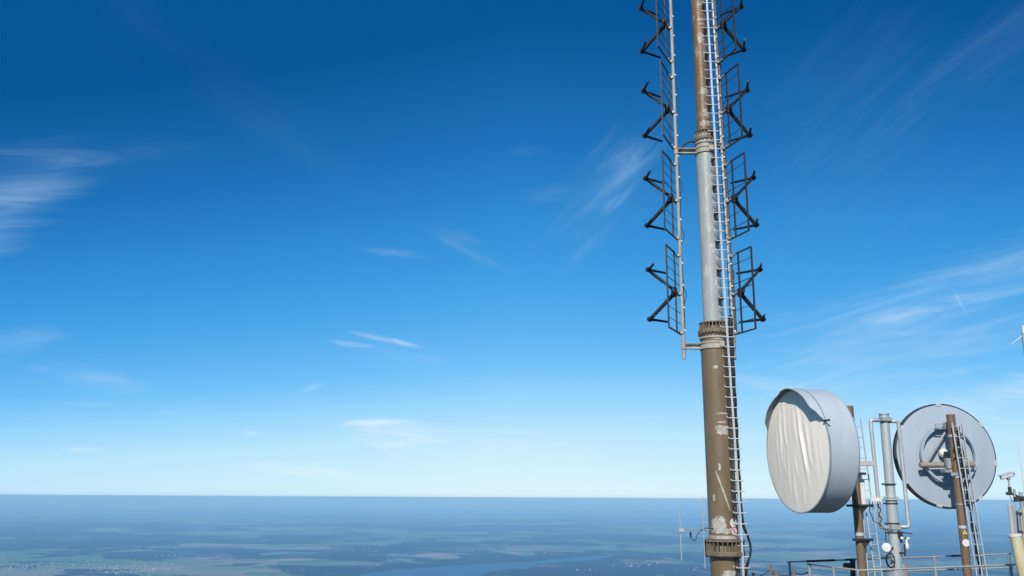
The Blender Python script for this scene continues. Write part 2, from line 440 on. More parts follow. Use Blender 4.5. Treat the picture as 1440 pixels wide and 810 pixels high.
# houses of the villages and towns in the plain: far too many and too small to count
hs = MB()
towns = [(45, 795, 60, 7, 260), (180, 800, 60, 8, 380), (120, 792, 40, 3, 70), (225, 793, 30, 3, 80), (240, 781, 18, 2, 40), (290, 783, 20, 2, 50),
         (15, 801, 30, 4, 120), (215, 770, 30, 2.2, 60), (235, 757, 18, 1.2, 24), (85, 778, 40, 2, 30), (455, 773, 22, 2, 50), (490, 774, 16, 2, 40), (410, 803, 50, 2, 24),
         (500, 772, 30, 3, 60), (580, 783, 26, 2.2, 50), (710, 769, 12, 1.2, 20), (765, 778, 28, 3, 70), (885, 795, 25, 3, 70), (830, 802, 18, 2, 24), (640, 772, 60, 2, 20),
         (918, 792, 30, 2.5, 24), (860, 757, 30, 1.4, 20), (940, 770, 24, 2, 20), (1100, 768, 34, 4, 190), (1065, 769, 14, 2, 40), (1150, 765, 16, 1.4, 24), (1170, 775, 24, 1, 12),
         (1322, 790, 12, 2, 26 * KD), (1365, 795, 30, 3, 50), (1240, 778, 50, 2, 20), (1400, 786, 30, 2, 30), (1290, 770, 40, 2, 16), (1148, 801, 12, 2, 14), (975, 800, 25, 3, 30)]
for px, py, sx, sy, cnt in towns:
    for k in range(int(cnt * .36)):
        c = G(px + random.gauss(0, .6) * sx, min(py + random.gauss(0, .6) * sy, 812), GZ)
        big = random.random() < .07
        a = random.random() * 3.1; ex = Vector((math.cos(a), math.sin(a), 0)); ey = Vector((-ex.y, ex.x, 0))
        lx, ly, h = (random.uniform(30, 60), random.uniform(16, 26 * KD), random.uniform(8, 12)) if big else (random.uniform(11, 20), random.uniform(9, 13), random.uniform(6, 9))
        hs.m = 0
        i = len(hs.v)
        for z in (0, h):
            for x, y in ((-1, -1), (1, -1), (1, 1), (-1, 1)): hs.v.append(c + ex * (x * lx / 2) + ey * (y * ly / 2) + Vector((0, 0, z)))
        for f in ((0, 1, 5, 4), (1, 2, 6, 5), (2, 3, 7, 6), (3, 0, 4, 7)): hs.face([i + q for q in f])
        rh = ly * (.12 if big else .38); j = len(hs.v)
        hs.v += [c + ex * (-lx / 2) + Vector((0, 0, h + rh)), c + ex * (lx / 2) + Vector((0, 0, h + rh))]
        hs.m = 0; hs.face((i + 4, i + 7, j)); hs.face((i + 5, j + 1, i + 6))
        hs.m = random.choice((1, 1, 1, 2)) if not big else random.choice((2, 0))
        hs.face((i + 4, i + 5, j + 1, j)); hs.face((i + 7, j, j + 1, i + 6))
HW = worn('house_render', (.32, .31, .32), (.48, .47, .47), .02, .8, bump=0)
HR = worn('clay_roof_tiles', (.26, .11, .07), (.34, .16, .11), .02, .85, bump=0)
HG = worn('grey_roof_sheet', (.30, .29, .28), (.44, .43, .42), .02, .7, bump=0)
tag(hs.build('village_houses', [HW, HR, HG]), 'pale houses of the villages and towns scattered over the hazy plain', 'houses', kind='stuff')

# the mountain under the masts (falls away below the frame)
tr = MB(); NR, NA = 26, 48
def crag(x, y):
    return (math.sin(x * .013 + 1.3) * math.cos(y * .017) + .5 * math.sin(x * .041 + y * .033) + .3 * math.sin(x * .09 - y * .11))
for i in range(NR):
    rr = 0 if i == 0 else 30 * (8000 / 30) ** ((i - 1) / (NR - 2))
    for k in range(NA):
        a = 2 * math.pi * k / NA; x, y = 13 + rr * math.cos(a), 20 + rr * math.sin(a)
        q = max(0, rr - 30)
        z = -3.4 - 1296 * (1 - math.exp(-q / 900)) + (crag(x, y) * min(q * .12, 60) if rr < 5000 else 0)
        if i == NR - 1: z = GZ - .5
        tr.v.append(Vector((x, y, min(z, -3.4 - q * .25) if i < NR - 1 else z)))
for i in range(NR - 1):
    for k in range(NA):
        q = (k + 1) % NA; tr.face((i * NA + k, i * NA + q, (i + 1) * NA + q, (i + 1) * NA + k))
tag(tr.build('mountain_summit', ROCK), kind='structure')
ts = MB(); ts.box((13.0, 27.0, -1.85), (20, 12, 3.7), bev=.08)
tag(ts.build('terrace', CONC), kind='structure')
vp = MB(); vp.box((0, 0.5, -1.0), (7, 6, 5.0), bev=.08)
tag(vp.build('viewing_platform', CONC), kind='structure')

# ------------------------------------------------------------------ the tall mast
D = 28.0 * KD; Y4 = 28.05 * KD
MA = P(1017, 740, D); MX = MA.x
mast_base = Vector((MX, D, 0))
def mz(px, py, Y=D): return P(px, py, Y).z
Z1, Z2, Z3 = mz(1018, 770), mz(1003, 463), mz(985, 192)
ZTOP = mz(985, 0) + 2.4
PATCH_L = [(-.10, mz(1004, 519), .07, .06, .0), (.03, mz(1012, 583), .20, .035, .1), (.0, mz(1010, 595), .16, .03, .0), (.02, mz(1012, 606), .23, .15, .0),
           (-.12, mz(1008, 658), .04, .13, .0), (-.05, mz(1010, 690), .03, .62, -.32), (-.20, mz(1008, 737), .20, .26, .0), (-.12, mz(1012, 746), .30, .09, 0),
           (.02, mz(1018, 806), .24, .12, 0), (.16, mz(1021, 795), .03, .03, 0), (-.3, mz(1002, 700), .03, .1, 0), (.03, mz(1004, 479), .20, .025, 0)]
M_LOW = mast_mat('mast_brown_paint', (.112, .074, .037), (.182, .136, .076), PATCH_L, (.50, .48, .42), rough=.42)
PATCH_M = [(.05, mz(1000, 348), .10, .10, 0), (.03, mz(1000, 357), .05, .06, 0), (.08, mz(1001, 400), .06, .1, 0)]
M_MID = mast_mat('mast_grey_paint', (.25, .275, .27), (.34, .36, .35), PATCH_M, (.56, .55, .50), grime=((.42, .44, .42), 3.2, .54, .5), rough=.45)
PATCH_U = [(.0, mz(978, 11), .10, .05, 0), (.0, mz(978, 32), .12, .04, 0), (.03, mz(980, 38), .11, .03, 0), (-.03, mz(981, 58), .11, .22, 0), (.0, mz(984, 132), .16, .13, 0), (.06, mz(986, 162), .14, .20, 0), (0, mz(984, 177), .2, .1, 0)]
M_UP = mast_mat('mast_weathered_brown', (.12, .066, .028), (.21, .13, .062), PATCH_U, (.42, .38, .30), grime=((.27, .23, .165), 3.4, .54, .6), rough=.5)
mast = thing('antenna_mast', 'tall tubular mast, brown below, grey in the middle, rusty brown above', 'mast', mast_base)
RL, RM, RU = .425, .305, .235
_ta = P(981.5, 0, D); MLEAN = (_ta.x - MX) / (_ta.z - MA.z)
def axx(z): return MX + MLEAN * (z - MA.z)
def axis_pt(z): return Vector((axx(z), D, z))
MB().tube(axis_pt(0), axis_pt(Z2), RL, RL, 56).build('lower_section', M_LOW, mast)['label'] = 'brown lower section with pale scraped patches'
MB().tube(axis_pt(Z2), axis_pt(Z3), RM, RM * .98, 56).build('middle_section', M_MID, mast)['label'] = 'grey middle section'
MB().tube(axis_pt(Z3), axis_pt(ZTOP), RU, RU * .96, 56).build('upper_section', M_UP, mast)['label'] = 'rusty brown upper section'
def flange(z, rp_lo, rp_hi, ro, h, nf, taper):
    # bolted flange: lower ring, gussets running up to a collar, ring of bolts
    m = MB(); rt = ro * taper
    m.lathe(axis_pt(z - h / 2), (0, 0, 1), [(rp_lo, 0), (ro * .97, 0), (ro, .02), (ro, h * .26), (ro * .98, h * .30), (rp_hi, h * .30)], 56)
    m.lathe(axis_pt(z + h / 2 - h * .12), (0, 0, 1), [(rp_hi + .005, 0), (rt, 0), (rt, h * .10), (rp_hi + .005, h * .12)], 56)
    m.lathe(axis_pt(z - h / 2), (0, 0, 1), [(rp_hi + .012, h * .3), (rp_hi + .012, h * .88)], 56)
    for k in range(nf):
        a = 2 * math.pi * (k + .3) / nf; e = Vector((math.cos(a), math.sin(a), 0)); tg = Vector((-e.y, e.x, 0))
        z0, z1 = z - h / 2 + h * .29, z + h / 2 - h * .11
        poly = [axis_pt(z0) + e * (rp_hi), axis_pt(z0) + e * (ro * .96), axis_pt(z1) + e * (rt * .98), axis_pt(z1) + e * rp_hi]
        m.prism([p - tg * .012 for p in poly], tg * .024)
    o = m.build('flange', FLANGE, mast)
    for k in range(nf):
        a = 2 * math.pi * (k + .8) / nf; e = Vector((math.cos(a), math.sin(a), 0))
        c = axis_pt(z - h / 2) + e * ((ro + rp_lo) / 2 + .02)
        MB().tube(c - Vector((0, 0, .036)), c + Vector((0, 0, .001)), .019, .019, 6).build('bolt', FLANGE, o)
    return o
flange(Z1, RL, RL, .60, .47, 26, 1.0)
flange(Z2 + .02, RL, RM, .49, .37, 26, .90)
flange(Z3, RM, RU, .35, .35, 20, .9)
def collar(zc, h, r0, ro, mat, name):
    m = MB(); m.lathe(axis_pt(zc - h / 2), (0, 0, 1), [(r0, 0), (ro, 0), (ro, h), (r0, h)], 56); return m.build(name, mat, mast)
collar(mz(1015, 755), .10, RL, RL + .025, BAND, 'collar')

# ------------------------------------------------------------------ side poles with clamp arms
def side_pole(side):
    if side < 0:
        pb, pt, r, Y = P(962, 505, D), P(943.3, 10, D), .058, D
        lab = 'slim grey pole clamped to the left of the tall mast'
    else:
        Y = D + .05; pb, pt, r = P(1033.5, 506, Y), P(1003, 20, Y), .050
        lab = 'slim grey pole behind the ladder at the right of the tall mast'
    o = thing('side_pole', lab, 'pole', pb, 'side poles of the mast')
    ax = (pt - pb) / (pt.z - pb.z)
    def at(z): return pb + ax * (z - pb.z)
    zb, top = pb.z, ZTOP
    MB().tube(pb, at(top), r, r, 20).build('pole', GALVM if side < 0 else GALV, o)
    for zc, rp in ((mz(975, 487), RL), (mz(975, 213), RM)):
        m = MB(); zz = zc if side < 0 else zc + .245
        A = axis_pt(zz); B = at(zz)
        if side < 0:
            m.lathe(A - ZV * .11, (0, 0, 1), [(rp + .003, 0), (rp + .035, 0), (rp + .035, .05), (rp + .012, .055), (rp + .012, .165), (rp + .035, .17), (rp + .035, .22), (rp + .003, .22)], 48)
            m.box(A + Vector((.13, -rp - .03, 0)), (.15, .06, .17), bev=.01)
        else:
            m.lathe(A - ZV * .025, (0, 0, 1), [(rp + .003, 0), (rp + .03, 0), (rp + .03, .05), (rp + .003, .05)], 48)
        xe = A.x + side * (rp + .02); hh = .085 if side < 0 else .04
        for dz in (hh, -hh * .9):
            m.bar((xe, D, zz + dz), (B.x, Y, zz + dz), .022, .14)
        m.bar((xe, D + .05, zz), (B.x, Y + .05, zz), .12 if side < 0 else .06, .02)
        m.lathe(B - ZV * .10, (0, 0, 1), [(r + .001, 0), (r + .02, 0), (r + .02, .20), (r + .001, .20)], 20)
        m.build('clamp_arm', BAND, o)
    for k in range(24):
        z = zb + .9 + k * .72
        if z < top - .3: MB().box(at(z) + Vector((.055, -.03, 0)), (.05, .05, .06), bev=.008).build('cable_clip', WHITE, o)
    cr = .024 if side < 0 else .042; cx = .055 if side < 0 else .088
    m = MB()
    m.path([at(zb + .9 + k * .25) + Vector((cx + .010 * math.sin(k * .42), .03, 0)) for k in range(int((top - zb - 1.2) / .25))], cr, 8)
    m.build('cable_run', BLACK if side < 0 else DARKB, o)
    for zc in ((mz(960, 262), mz(960, 330), mz(962, 415)) if side < 0 else (mz(1020, 90), mz(1033, 385))):
        MB().path([at(zc - .3 + .075 * t) + Vector((.06 + .10 * math.sin(t * math.pi / 8), .05, 0)) for t in range(9)], .012, 6).build('cable_loop', BLACK, o)
    return o, at
ZV = Vector((0, 0, 1))
poleL, atL = side_pole(-1)
poleR, atR = side_pole(1)
zc = mz(966, 200)
hose = MB(); hose.path([(atL(zc).x + .06 + .62 * (t / 10), D - .02, zc - .34 + .36 * math.sin(min(1, t / 7) * math.pi / 2)) for t in range(11)], .035, 10)
tag(hose.build('feeder_hose', DARKG, None, (atL(zc).x, D, zc)), 'dark hose arching from the left side pole to the upper flange', 'hose')

# ------------------------------------------------------------------ dipole panel antennas
def panel(side, at, zc, label):
    u = (Vector((-.57, -1.16, 0)) if side < 0 else Vector((.33, -1.05, 0)))
    u = Matrix.Rotation(R(random.uniform(-1.8, 1.8)), 3, 'Z') @ u; LU = u.length; u = u.normalized(); nrm = Vector((u.y, -u.x, 0)) if side < 0 else Vector((-u.y, u.x, 0))
    Zv = Vector((0, 0, 1)); p0 = at(zc)
    o = thing('dipole_antenna', label, 'antenna', p0, 'dipole antennas on the mast')
    H = 2.59; a0 = -.22; a1 = LU; off = nrm * .09
    def q(t, z): return p0 + off + u * t + Zv * z
    f = MB()
    for t in (a1, .38, a0):
        f.bar(q(t, -H / 2), q(t, H / 2), .045, .045, up=tuple(nrm))
    for z in (H / 2 - .02, -H / 2 + .02):
        f.bar(q(a0, z), q(a1, z), .04, .04)
    f.bar(q(a0, 0), q(.62, 0), .09, .05)
    f.build('reflector_frame', DARKG, o)
    for z in (-.95, -.6, .3, .62, .95) if side < 0 else (-.95, -.52, .1, .32, .95):
        MB().tube(q(a0, z), q(a1, z), .010 if abs(z) > .35 else .014, None, 6).build('reflector_rod', DARKG, o)
    for z in (H / 2 - .05, 0, -H / 2 + .05):
        m = MB()
        m.box(p0 + u * .02 + off * .5 + Zv * z, (.15, .15, .09), (u, nrm, Zv), bev=.01)
        m.bar(q(.1, z + .02), q(.26, z + .02), .045, .06)
        m.build('pole_clamp', GALV, o)
    hub = q(.35, 0)
    hb = MB(); hb.box(hub + nrm * .05, (.20, .16, .30), (u, nrm, Zv), bev=.03); hb.build('feed_box', DARK, o)
    LB = .85 if side < 0 else .78
    for sz in (1, -1):
        end = hub + nrm * LB + Zv * (.80 * sz)
        b = MB(); b.tube(hub + nrm * .06 + Zv * (.06 * sz), end, .066 if sz < 0 else .052, .056 if sz < 0 else .040, 14)
        b.build('boom', DARK, o)
        d = MB(); d.sphere(end, .088, 14)
        d.tube(end - u * .05 + nrm * .02, end + u * .05 + nrm * .02, .075, None, 14)
        for s2 in (1, -1):
            arm = u * ((.60 if s2 > 0 else .68) * s2) - nrm * (.34 if s2 > 0 else .40)
            d.tube(end + arm * .06, end + arm, .043, .034, 10)
        d.build('dipole', DARK, o)
    if side < 0:
        cb = MB()
        cb.path([hub + nrm * (.06 + .2 * t) + Zv * (.10 + .165 * t - .07 * math.sin(t * .78)) + u * .05 for t in range(5)], .013, 6)
        cb.build('feed_cable', BLACK, o)
    return o
HZ = [CZ + 6.26 + 3.07 * k for k in range(4)]
ordl = ['lowest', 'second from the bottom', 'third from the bottom', 'topmost']
for k, z in enumerate(HZ):
    panel(-1, atL, z, f'dark V-dipole antenna, {ordl[k]} of four on the pole left of the mast')
for k, z in enumerate(HZ):
    panel(1, atR, z + .0, f'dark V-dipole antenna, {ordl[k]} of four on the pole right of the mast')

# ------------------------------------------------------------------ climbing ladder on the mast
LY = D - .42
lp = [(P(1046, 812, LY), ), (P(1041.5, 735, LY), ), (P(1020.5, 440, LY), ), (P(1011, 290, LY), ), (P(993, 0, LY), )]
xs = [p[0].x for p in lp]; zs = [p[0].z for p in lp]
zs[0] = .3; zs[-1] = ZTOP - .6
def lx(z):
    if z <= zs[1]: return xs[1]
    for i in range(1, 4):
        if z <= zs[i + 1]:
            t = (z - zs[i]) / (zs[i + 1] - zs[i]); return xs[i] + (xs[i + 1] - xs[i]) * t
    return xs[-1]
lad = thing('climbing_ladder', 'white single-rail ladder with cross rungs running up the tall mast', 'ladder', (xs[1], LY, .3))
m = MB()
zz = [zs[0]] + zs[1:4] + [zs[-1]]
for i in range(4):
    for dx in (-.019, .019):
        m.bar((lx(zz[i]) + dx, LY, zz[i]), (lx(zz[i + 1]) + dx, LY, zz[i + 1]), .05, .018, up=(0, 1, 0))
    m.bar((lx(zz[i]), LY + .02, zz[i]), (lx(zz[i + 1]), LY + .02, zz[i + 1]), .008, .05, up=(0, 1, 0))
m.build('rail', LADW, lad)
rung_me = None; nr = 0; z = .55
while z < ZTOP - .8:
    x = lx(z)
    if rung_me is None:
        r_ = MB(); hw = .188
        r_.path([(x - hw, LY, z + .045), (x - hw + .012, LY, z + .004), (x - hw + .05, LY, z), (x, LY, z), (x + hw - .05, LY, z), (x + hw - .012, LY, z + .004), (x + hw, LY, z + .03)], .0155, 8)
        rung_me = r_.build('rung', LADW, lad); b0 = (x, z)
    else:
        c = rung_me.copy(); C.objects.link(c); c.parent = lad; c.location = (x - b0[0], 0, z - b0[1])
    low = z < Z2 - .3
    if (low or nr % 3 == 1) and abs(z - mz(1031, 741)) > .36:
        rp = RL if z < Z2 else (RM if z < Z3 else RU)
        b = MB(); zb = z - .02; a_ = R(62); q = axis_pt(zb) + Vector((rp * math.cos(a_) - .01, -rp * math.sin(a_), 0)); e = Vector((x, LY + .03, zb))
        if low:  # black L-shaped bars between mast and rail beside the lower rungs
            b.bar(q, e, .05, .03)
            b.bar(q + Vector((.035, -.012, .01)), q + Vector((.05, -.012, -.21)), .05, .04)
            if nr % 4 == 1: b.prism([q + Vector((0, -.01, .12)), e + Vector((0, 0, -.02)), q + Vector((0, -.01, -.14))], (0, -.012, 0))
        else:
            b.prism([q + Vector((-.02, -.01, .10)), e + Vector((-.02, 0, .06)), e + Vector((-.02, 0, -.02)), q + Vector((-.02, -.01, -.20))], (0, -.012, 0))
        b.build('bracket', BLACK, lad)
    nr += 1; z += .307

# cable bundle beside the ladder, bulging past the lowest flange
cm = MB()
for j in range(3):
    pts = []
    for k in range(50):
        z = .3 + k * (Z2 + 0.3) / 50
        bulge = .30 * math.exp(-((z - Z1) / .55) ** 2)
        pts.append((MX + RL * .96 + .075 + j * .028 + bulge * (1 - .15 * j) + .01 * math.sin(k * 1.3 + j), D - .03 - .05 * j, z))
    cm.path(pts, .032 - .004 * j, 8)
tag(cm.build('cable_bundle', BLACK, None, (MX + RL, D, .3)), 'black cables behind the ladder, bulging out around the lowest mast flange', 'cables')
cm = MB()
cm.path([(lx(z_) + .13, D + .02, z_) for z_ in [mz(1012, 318) + .25 * k for k in range(40)] if z_ < mz(1010, 205)], .036, 10)
tag(cm.build('white_conduit', LADW, None, (lx(Z2) + .13, D, mz(1012, 318))), 'short pale conduit right of the ladder on the upper grey part of the mast', 'conduit')

# two small round signs by the ladder
for i, (px, py) in enumerate(((1031, 735.5), (1032.2, 747))):
    c = P(px, py, D - .36); ang = math.asin(max(-1, min(1, (c.x - MX) / (RL + .012)))); e = Vector((math.sin(ang), -math.cos(ang), 0))
    c = axis_pt(c.z) + e * (RL + .012)
    o = thing('round_sign', ('white round sign with a black mark on the mast, the upper of two' if i == 0 else 'white round prohibition sign with red ring on the mast, the lower of two'), 'sign', c, 'round signs on the mast')
    MB().lathe(c, e, [(0, -.008), (.125, -.008), (.125, .004), (0, .006)], 28).build('plate', WHITE, o)
    tg = Vector((-e.y, e.x, 0)); s = MB()
    if i == 0:
        s.bar(c + e * .008 - tg * .005 + Vector((0, 0, -.01)), c + e * .008 + tg * .085 + Vector((0, 0, -.012)), .03, .006)
        s.build('mark', BLACK, o)
    else:
        s.lathe(c + e * .008, e, [(.098, 0), (.120, 0), (.120, .003), (.098, .003)], 28)
        s.bar(c + e * .010 - tg * .07 + Vector((0, 0, .07)), c + e * .010 + tg * .07 - Vector((0, 0, .07)), .02, .004)
        s.build('ring_mark', REDP, o)
        MB().box(c + e * .009 - Vector((0, 0, .01)), (.03, .004, .10), (tg, e, Vector((0, 0, 1)))).build('figure_mark', BLACK, o)

# ------------------------------------------------------------------ twin-rod antenna left of the mast foot
YA = D - .35
wa = thing('rod_antenna', 'thin two-rod antenna on a short boom left of the mast foot', 'antenna', P(997, 747, YA))
def vrod(x, y0, y1, r):
    a = P(x, y1, YA); b = P(x, y0, YA); xm = P(x, (y0 + y1) / 2, YA).x
    return (xm, YA, a.z), (xm, YA, b.z), r
zB = mz(975, 746, YA)
for px, pya, pyb in ((957, 706, 788), (989.5, 698, 799)):
    a, b, r = vrod(px, pya, pyb, .014)
    MB().tube(a, b, .015, .011, 8).build('rod', GALVL, wa)
b0_ = P(955, 746, YA); b1_ = P(998, 746, YA)
MB().tube((b0_.x - .02, YA + .03, zB), (MX - RL + .01, D - .1, zB), .017, None, 10).build('boom', GALV, wa)
MB().box((b0_.x + .06, YA, zB), (.17, .10, .11), bev=.015).build('clamp', GALVL, wa)
MB().box((P(971, 752, YA).x, YA - .02, zB - .12), (.05, .05, .15), bev=.01).build('balun', BLACK, wa)
q0 = Vector((P(971, 752, YA).x, YA - .02, zB - .18)); q1 = Vector((MX - RL - .02, YA + .1, zB + .05))
MB().path([q0, q0 + Vector((.06, 0, -.10)), q0 + Vector((.14, 0, -.10)), q0 + Vector((.19, 0, .06)), q0 + Vector((.30, 0, .18)), q1 + Vector((-.12, 0, .02)), q1 + Vector((.1, 0, 0))], .012, 8).build('cable', BLACK, wa)

# ------------------------------------------------------------------ big drum antenna
PH = R(78); nF = Vector((-math.sin(PH), -math.cos(PH), 0)); vF = Vector((math.cos(PH), -math.sin(PH), 0)); ZV = Vector((0, 0, 1))
YD = 26.5 * KD; fc = P(1120, 633, YD); RD = 1.735; DEP = .85
Y2 = 27.3 * KD; PX2 = P(1206, 690, Y2); _a, _b = P(1193.5, 571, Y2), P(1212.8, 800, Y2); post2 = _b + (_a - _b) * (-_b.z / (_a.z - _b.z)); top2 = _a
def p2x(z): return _p2[0] + _p2[1] * z
_p2 = (post2.x, (top2.x - post2.x) / top2.z)
dr = thing('drum_antenna', 'large grey drum antenna with a wrinkled cream cloth face', 'antenna', fc)
dm = MB()
dm.lathe(fc, -nF, [(RD - .025, -.005), (RD + .012, -.005), (RD + .012, .05), (RD, .055), (RD, DEP), (RD * .985, DEP + .05)], 96)
dm.build('shroud', DISHG, dr)
rim_ = MB(); rim_.lathe(fc, -nF, [(RD + .012, -.007), (RD + .022, -.002), (RD + .022, .035), (RD + .0115, .04)], 96); rim_.build('lacing_rim', GALV, dr)
for k in range(72):
    a = 2 * math.pi * k / 72; e = vF * math.cos(a) + ZV * math.sin(a)
    if k == 0:
        lug0 = MB().box(fc + e * (RD - .004) + nF * .004, (.018, .03, .018), (e, -vF * math.sin(a) + ZV * math.cos(a), nF)).build('lacing_lug', GALV, dr)
    else:
        MB().box(fc + e * (RD - .004) + nF * .004, (.018, .03, .018), (e, -vF * math.sin(a) + ZV * math.cos(a), nF)).build('lacing_lug', GALV, dr)
bk = MB(); prof = []
for k in range(13):
    t = k / 12; prof.append((RD * .985 * (1 - t ** 2.2), DEP + .05 + .52 * (1 - (1 - t ** 2.2) ** 2)))
prof = [(RD * .985 * math.cos(k / 14 * math.pi / 2), DEP + .05 + .14 * math.sin(k / 14 * math.pi / 2)) for k in range(15)]
bk.lathe(fc, -nF, prof, 96, soft=True); bk.build('back_shell', DISHG, dr)
# cloth with hanging folds
folds = []
for x, z0, z1, lean, wd, am in [(-.80, 1.15, -.45, .03, .085, .075), (-.58, 1.4, .10, .12, .07, .06), (.16, 1.5, -.80, .22, .075, .11), (.40, .5, -1.05, .16, .065, .06), (-.02, 1.55, .1, .13, .09, .05),
                                (-.38, -.1, -1.25, -.06, .08, .04), (.66, .8, -.5, .12, .075, .06), (-1.02, .7, -.7, .04, .08, .04), (-.12, -.7, -1.6, -.10, .07, .055),
                                (.30, -.85, -1.6, -.06, .06, .05), (1.02, .6, -.9, .04, .09, .04), (1.28, .3, -.7, .03, .07, .03), (-.60, .2, -.9, .03, .05, .03), (.02, -.1, -.8, .1, .05, .03)]:
    folds.append((x, z0, z1, lean, wd, am))
def cloth_h(x, z):
    h = 0
    for fx, z0, z1, lean, wd, am in folds:
        t = (z0 - z) / (z0 - z1)
        if 0 <= t <= 1:
            env = math.sin(math.pi * min(1, t * 1.0)) ** .6 if t > .12 or z0 < 1.1 else 1
            c = fx + lean * (z0 - z) + .015 * math.sin(z * 7 + fx * 9)
            e = (x - c) / wd
            h += am * env * math.exp(-e * e) - am * .45 * env * math.exp(-((x - c - wd * 1.8) / (wd * 1.3)) ** 2)
    r = min(1, math.hypot(x, z) / RD)
    return h * .22 * (1 - r ** 4) + .10 * (1 - r * r)
cl = MB(); NRg, NAg = 90, 220
cl.v.append(fc + nF * (cloth_h(0, 0) - .012))
for i in range(1, NRg + 1):
    r = (RD - .012) * i / NRg
    for k in range(NAg):
        a = 2 * math.pi * k / NAg; x, z = r * math.cos(a), r * math.sin(a)
        cl.v.append(fc + vF * x + ZV * z + nF * (cloth_h(x, z) - .012))
for k in range(NAg): cl.face((0, 1 + k, 1 + (k + 1) % NAg), True)
for i in range(NRg - 1):
    for k in range(NAg):
        a = 1 + i * NAg; q = (k + 1) % NAg; cl.face((a + k, a + NAg + k, a + NAg + q, a + q), True)
cl.build('cloth_cover', CLOTH, dr)
# hood over the upper edge
HK = [(0, .02), (.05, .14), (.12, .30), (.25, .29), (.42, .29), (.55, .22), (.64, .14), (.72, .16), (.82, .18), (.92, .15), (1, .02)]
def hood_d(t):
    for (a, x), (b, y) in zip(HK, HK[1:]):
        if t <= b:
            q = (t - a) / (b - a); q = q * q * (3 - 2 * q); return x + (y - x) * q
    return HK[-1][1]
hd = MB(); K = 72; A0, A1 = R(24), R(158)
rows = []
for k in range(K + 1):
    a = A0 + (A1 - A0) * k / K; t = k / K
    d = hood_d(t)
    e = vF * math.cos(a) + ZV * math.sin(a)
    rows.append([fc + e * (RD + .014) - nF * .10, fc + e * (RD + .016) + nF * d, fc + e * (RD - .004) + nF * d, fc + e * (RD - .004) + nF * .0])
HOODIN = worn('shaded_hood_inside', (.13, .15, .17), (.19, .21, .23), 3, .8)  # shade inside the hood is put into this dark inner-face colour
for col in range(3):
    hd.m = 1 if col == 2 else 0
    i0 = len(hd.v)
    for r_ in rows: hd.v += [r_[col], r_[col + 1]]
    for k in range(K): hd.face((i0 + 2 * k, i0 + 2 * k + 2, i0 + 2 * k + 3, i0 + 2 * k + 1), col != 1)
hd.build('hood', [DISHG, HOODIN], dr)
hk = MB(); hk.tube(fc + vF * (RD + .01) * math.cos(A0) + ZV * (RD * math.sin(A0)) + nF * .05, fc + vF * (RD + .09) + ZV * (RD * math.sin(A0)) * 1.0 + nF * .0, .025, None, 8); hk.build('hook', DARKG, dr)
mt = MB(); bc = fc - nF * (DEP + .17)
for dz in (.35, -.35):
    mt.bar(bc + ZV * dz + nF * .15, Vector((p2x(fc.z + dz), post2.y, fc.z + dz)), .10, .10)
mt.lathe(bc, -nF, [(.0, -.10), (.5, -.10), (.5, .04), (.0, .04)], 32)
mt.build('mount', GALV, dr)

# post carrying the drum
zt2 = mz(1194, 571, Y2)
p2 = thing('support_post', 'brown steel post carrying the drum antenna', 'post', post2, 'brown antenna posts')
MB().tube(post2, top2, .130, .128, 28).build('post_tube', BROWNP, p2)
def cross_plate(py, w, brace=True, name='cross_plate', mat=BLACK):
    z = mz(1206, py, Y2 - .2); m = MB()
    m.box((p2x(z) + .02, Y2 - .17, z), (w, .07, .07), bev=.008)
    if brace:
        m.prism([(p2x(z) - .05, Y2 - .13, z - .03), (p2x(z) + .25, Y2 - .13, z - .03), (p2x(z) + .08, Y2 - .13, z - .22)], (0, -.02, 0))
    m.build(name, mat, p2)
cross_plate(711, .78); cross_plate(759, .58); cross_plate(666, .5, False)
m = MB(); z = mz(1206, 652, Y2 - .2); m.box((p2x(z) + .22, Y2 - .34, z), (.46, .10, .14), bev=.01); m.build('cross_plate', GREYP, p2)
for py in (751, 590):
    z = mz(1206, py, Y2); MB().lathe((p2x(z), post2.y, z), (0, 0, 1), [(.134, -.045), (.142, -.045), (.142, .045), (.134, .045)], 28).build('pipe_band', LADG, p2)
eb = MB(); c = P(1213, 693, Y2 + .15); eb.box(c, (.14, .12, .80), bev=.02); tag(eb.build('equipment_box', WHITE, None, c), 'narrow white box behind the brown post under the drum antenna', 'box')

# two-stile ladders
def ladder(name_label, a_top, a_bot, b_top, b_bot, Y, mats, sp=.307, mid=None, rr=.011, st=.018):
    A0_, A1_, B0_, B1_ = P(*a_top, Y), P(*a_bot, Y), P(*b_top, Y), P(*b_bot, Y)
    def ext(p, q):   # run the stile down to the terrace
        d = q - p; return p + d * ((0.0 - p.z) / d.z) if d.z else q
    A1_, B1_ = ext(A0_, A1_), ext(B0_, B1_)
    o = thing('access_ladder', name_label, 'ladder', A1_, 'ladders of the posts')
    MB().bar(A0_, A1_, .045, .03, up=(0, 1, 0)).build('stile', mats, o); MB().bar(B0_, B1_, .045, .03, up=(0, 1, 0)).build('stile', mats, o)
    z = max(A1_.z, B1_.z) + .3; top = min(A0_.z, B0_.z)
    proto = None
    while z < top:
        pa = A1_.lerp(A0_, (z - A1_.z) / (A0_.z - A1_.z)); pb = B1_.lerp(B0_, (z - B1_.z) / (B0_.z - B1_.z))
        MB().tube(pa, pb, rr, None, 8).build('rung', mats, o)
        z += sp
    if mid:
        M0, M1 = P(*mid[0], Y - .05), P(*mid[1], Y - .05); M1 = ext(M0, M1)
        MB().tube(M0, M1, .02, None, 8).build('safety_rail', mats, o)
    return o
ladder('slim steel ladder beside the post of the drum antenna', (1200, 592), (1224, 764), (1210.5, 589), (1234, 764), Y2 + .2, LADG, mid=((1207, 650), (1217, 764)))

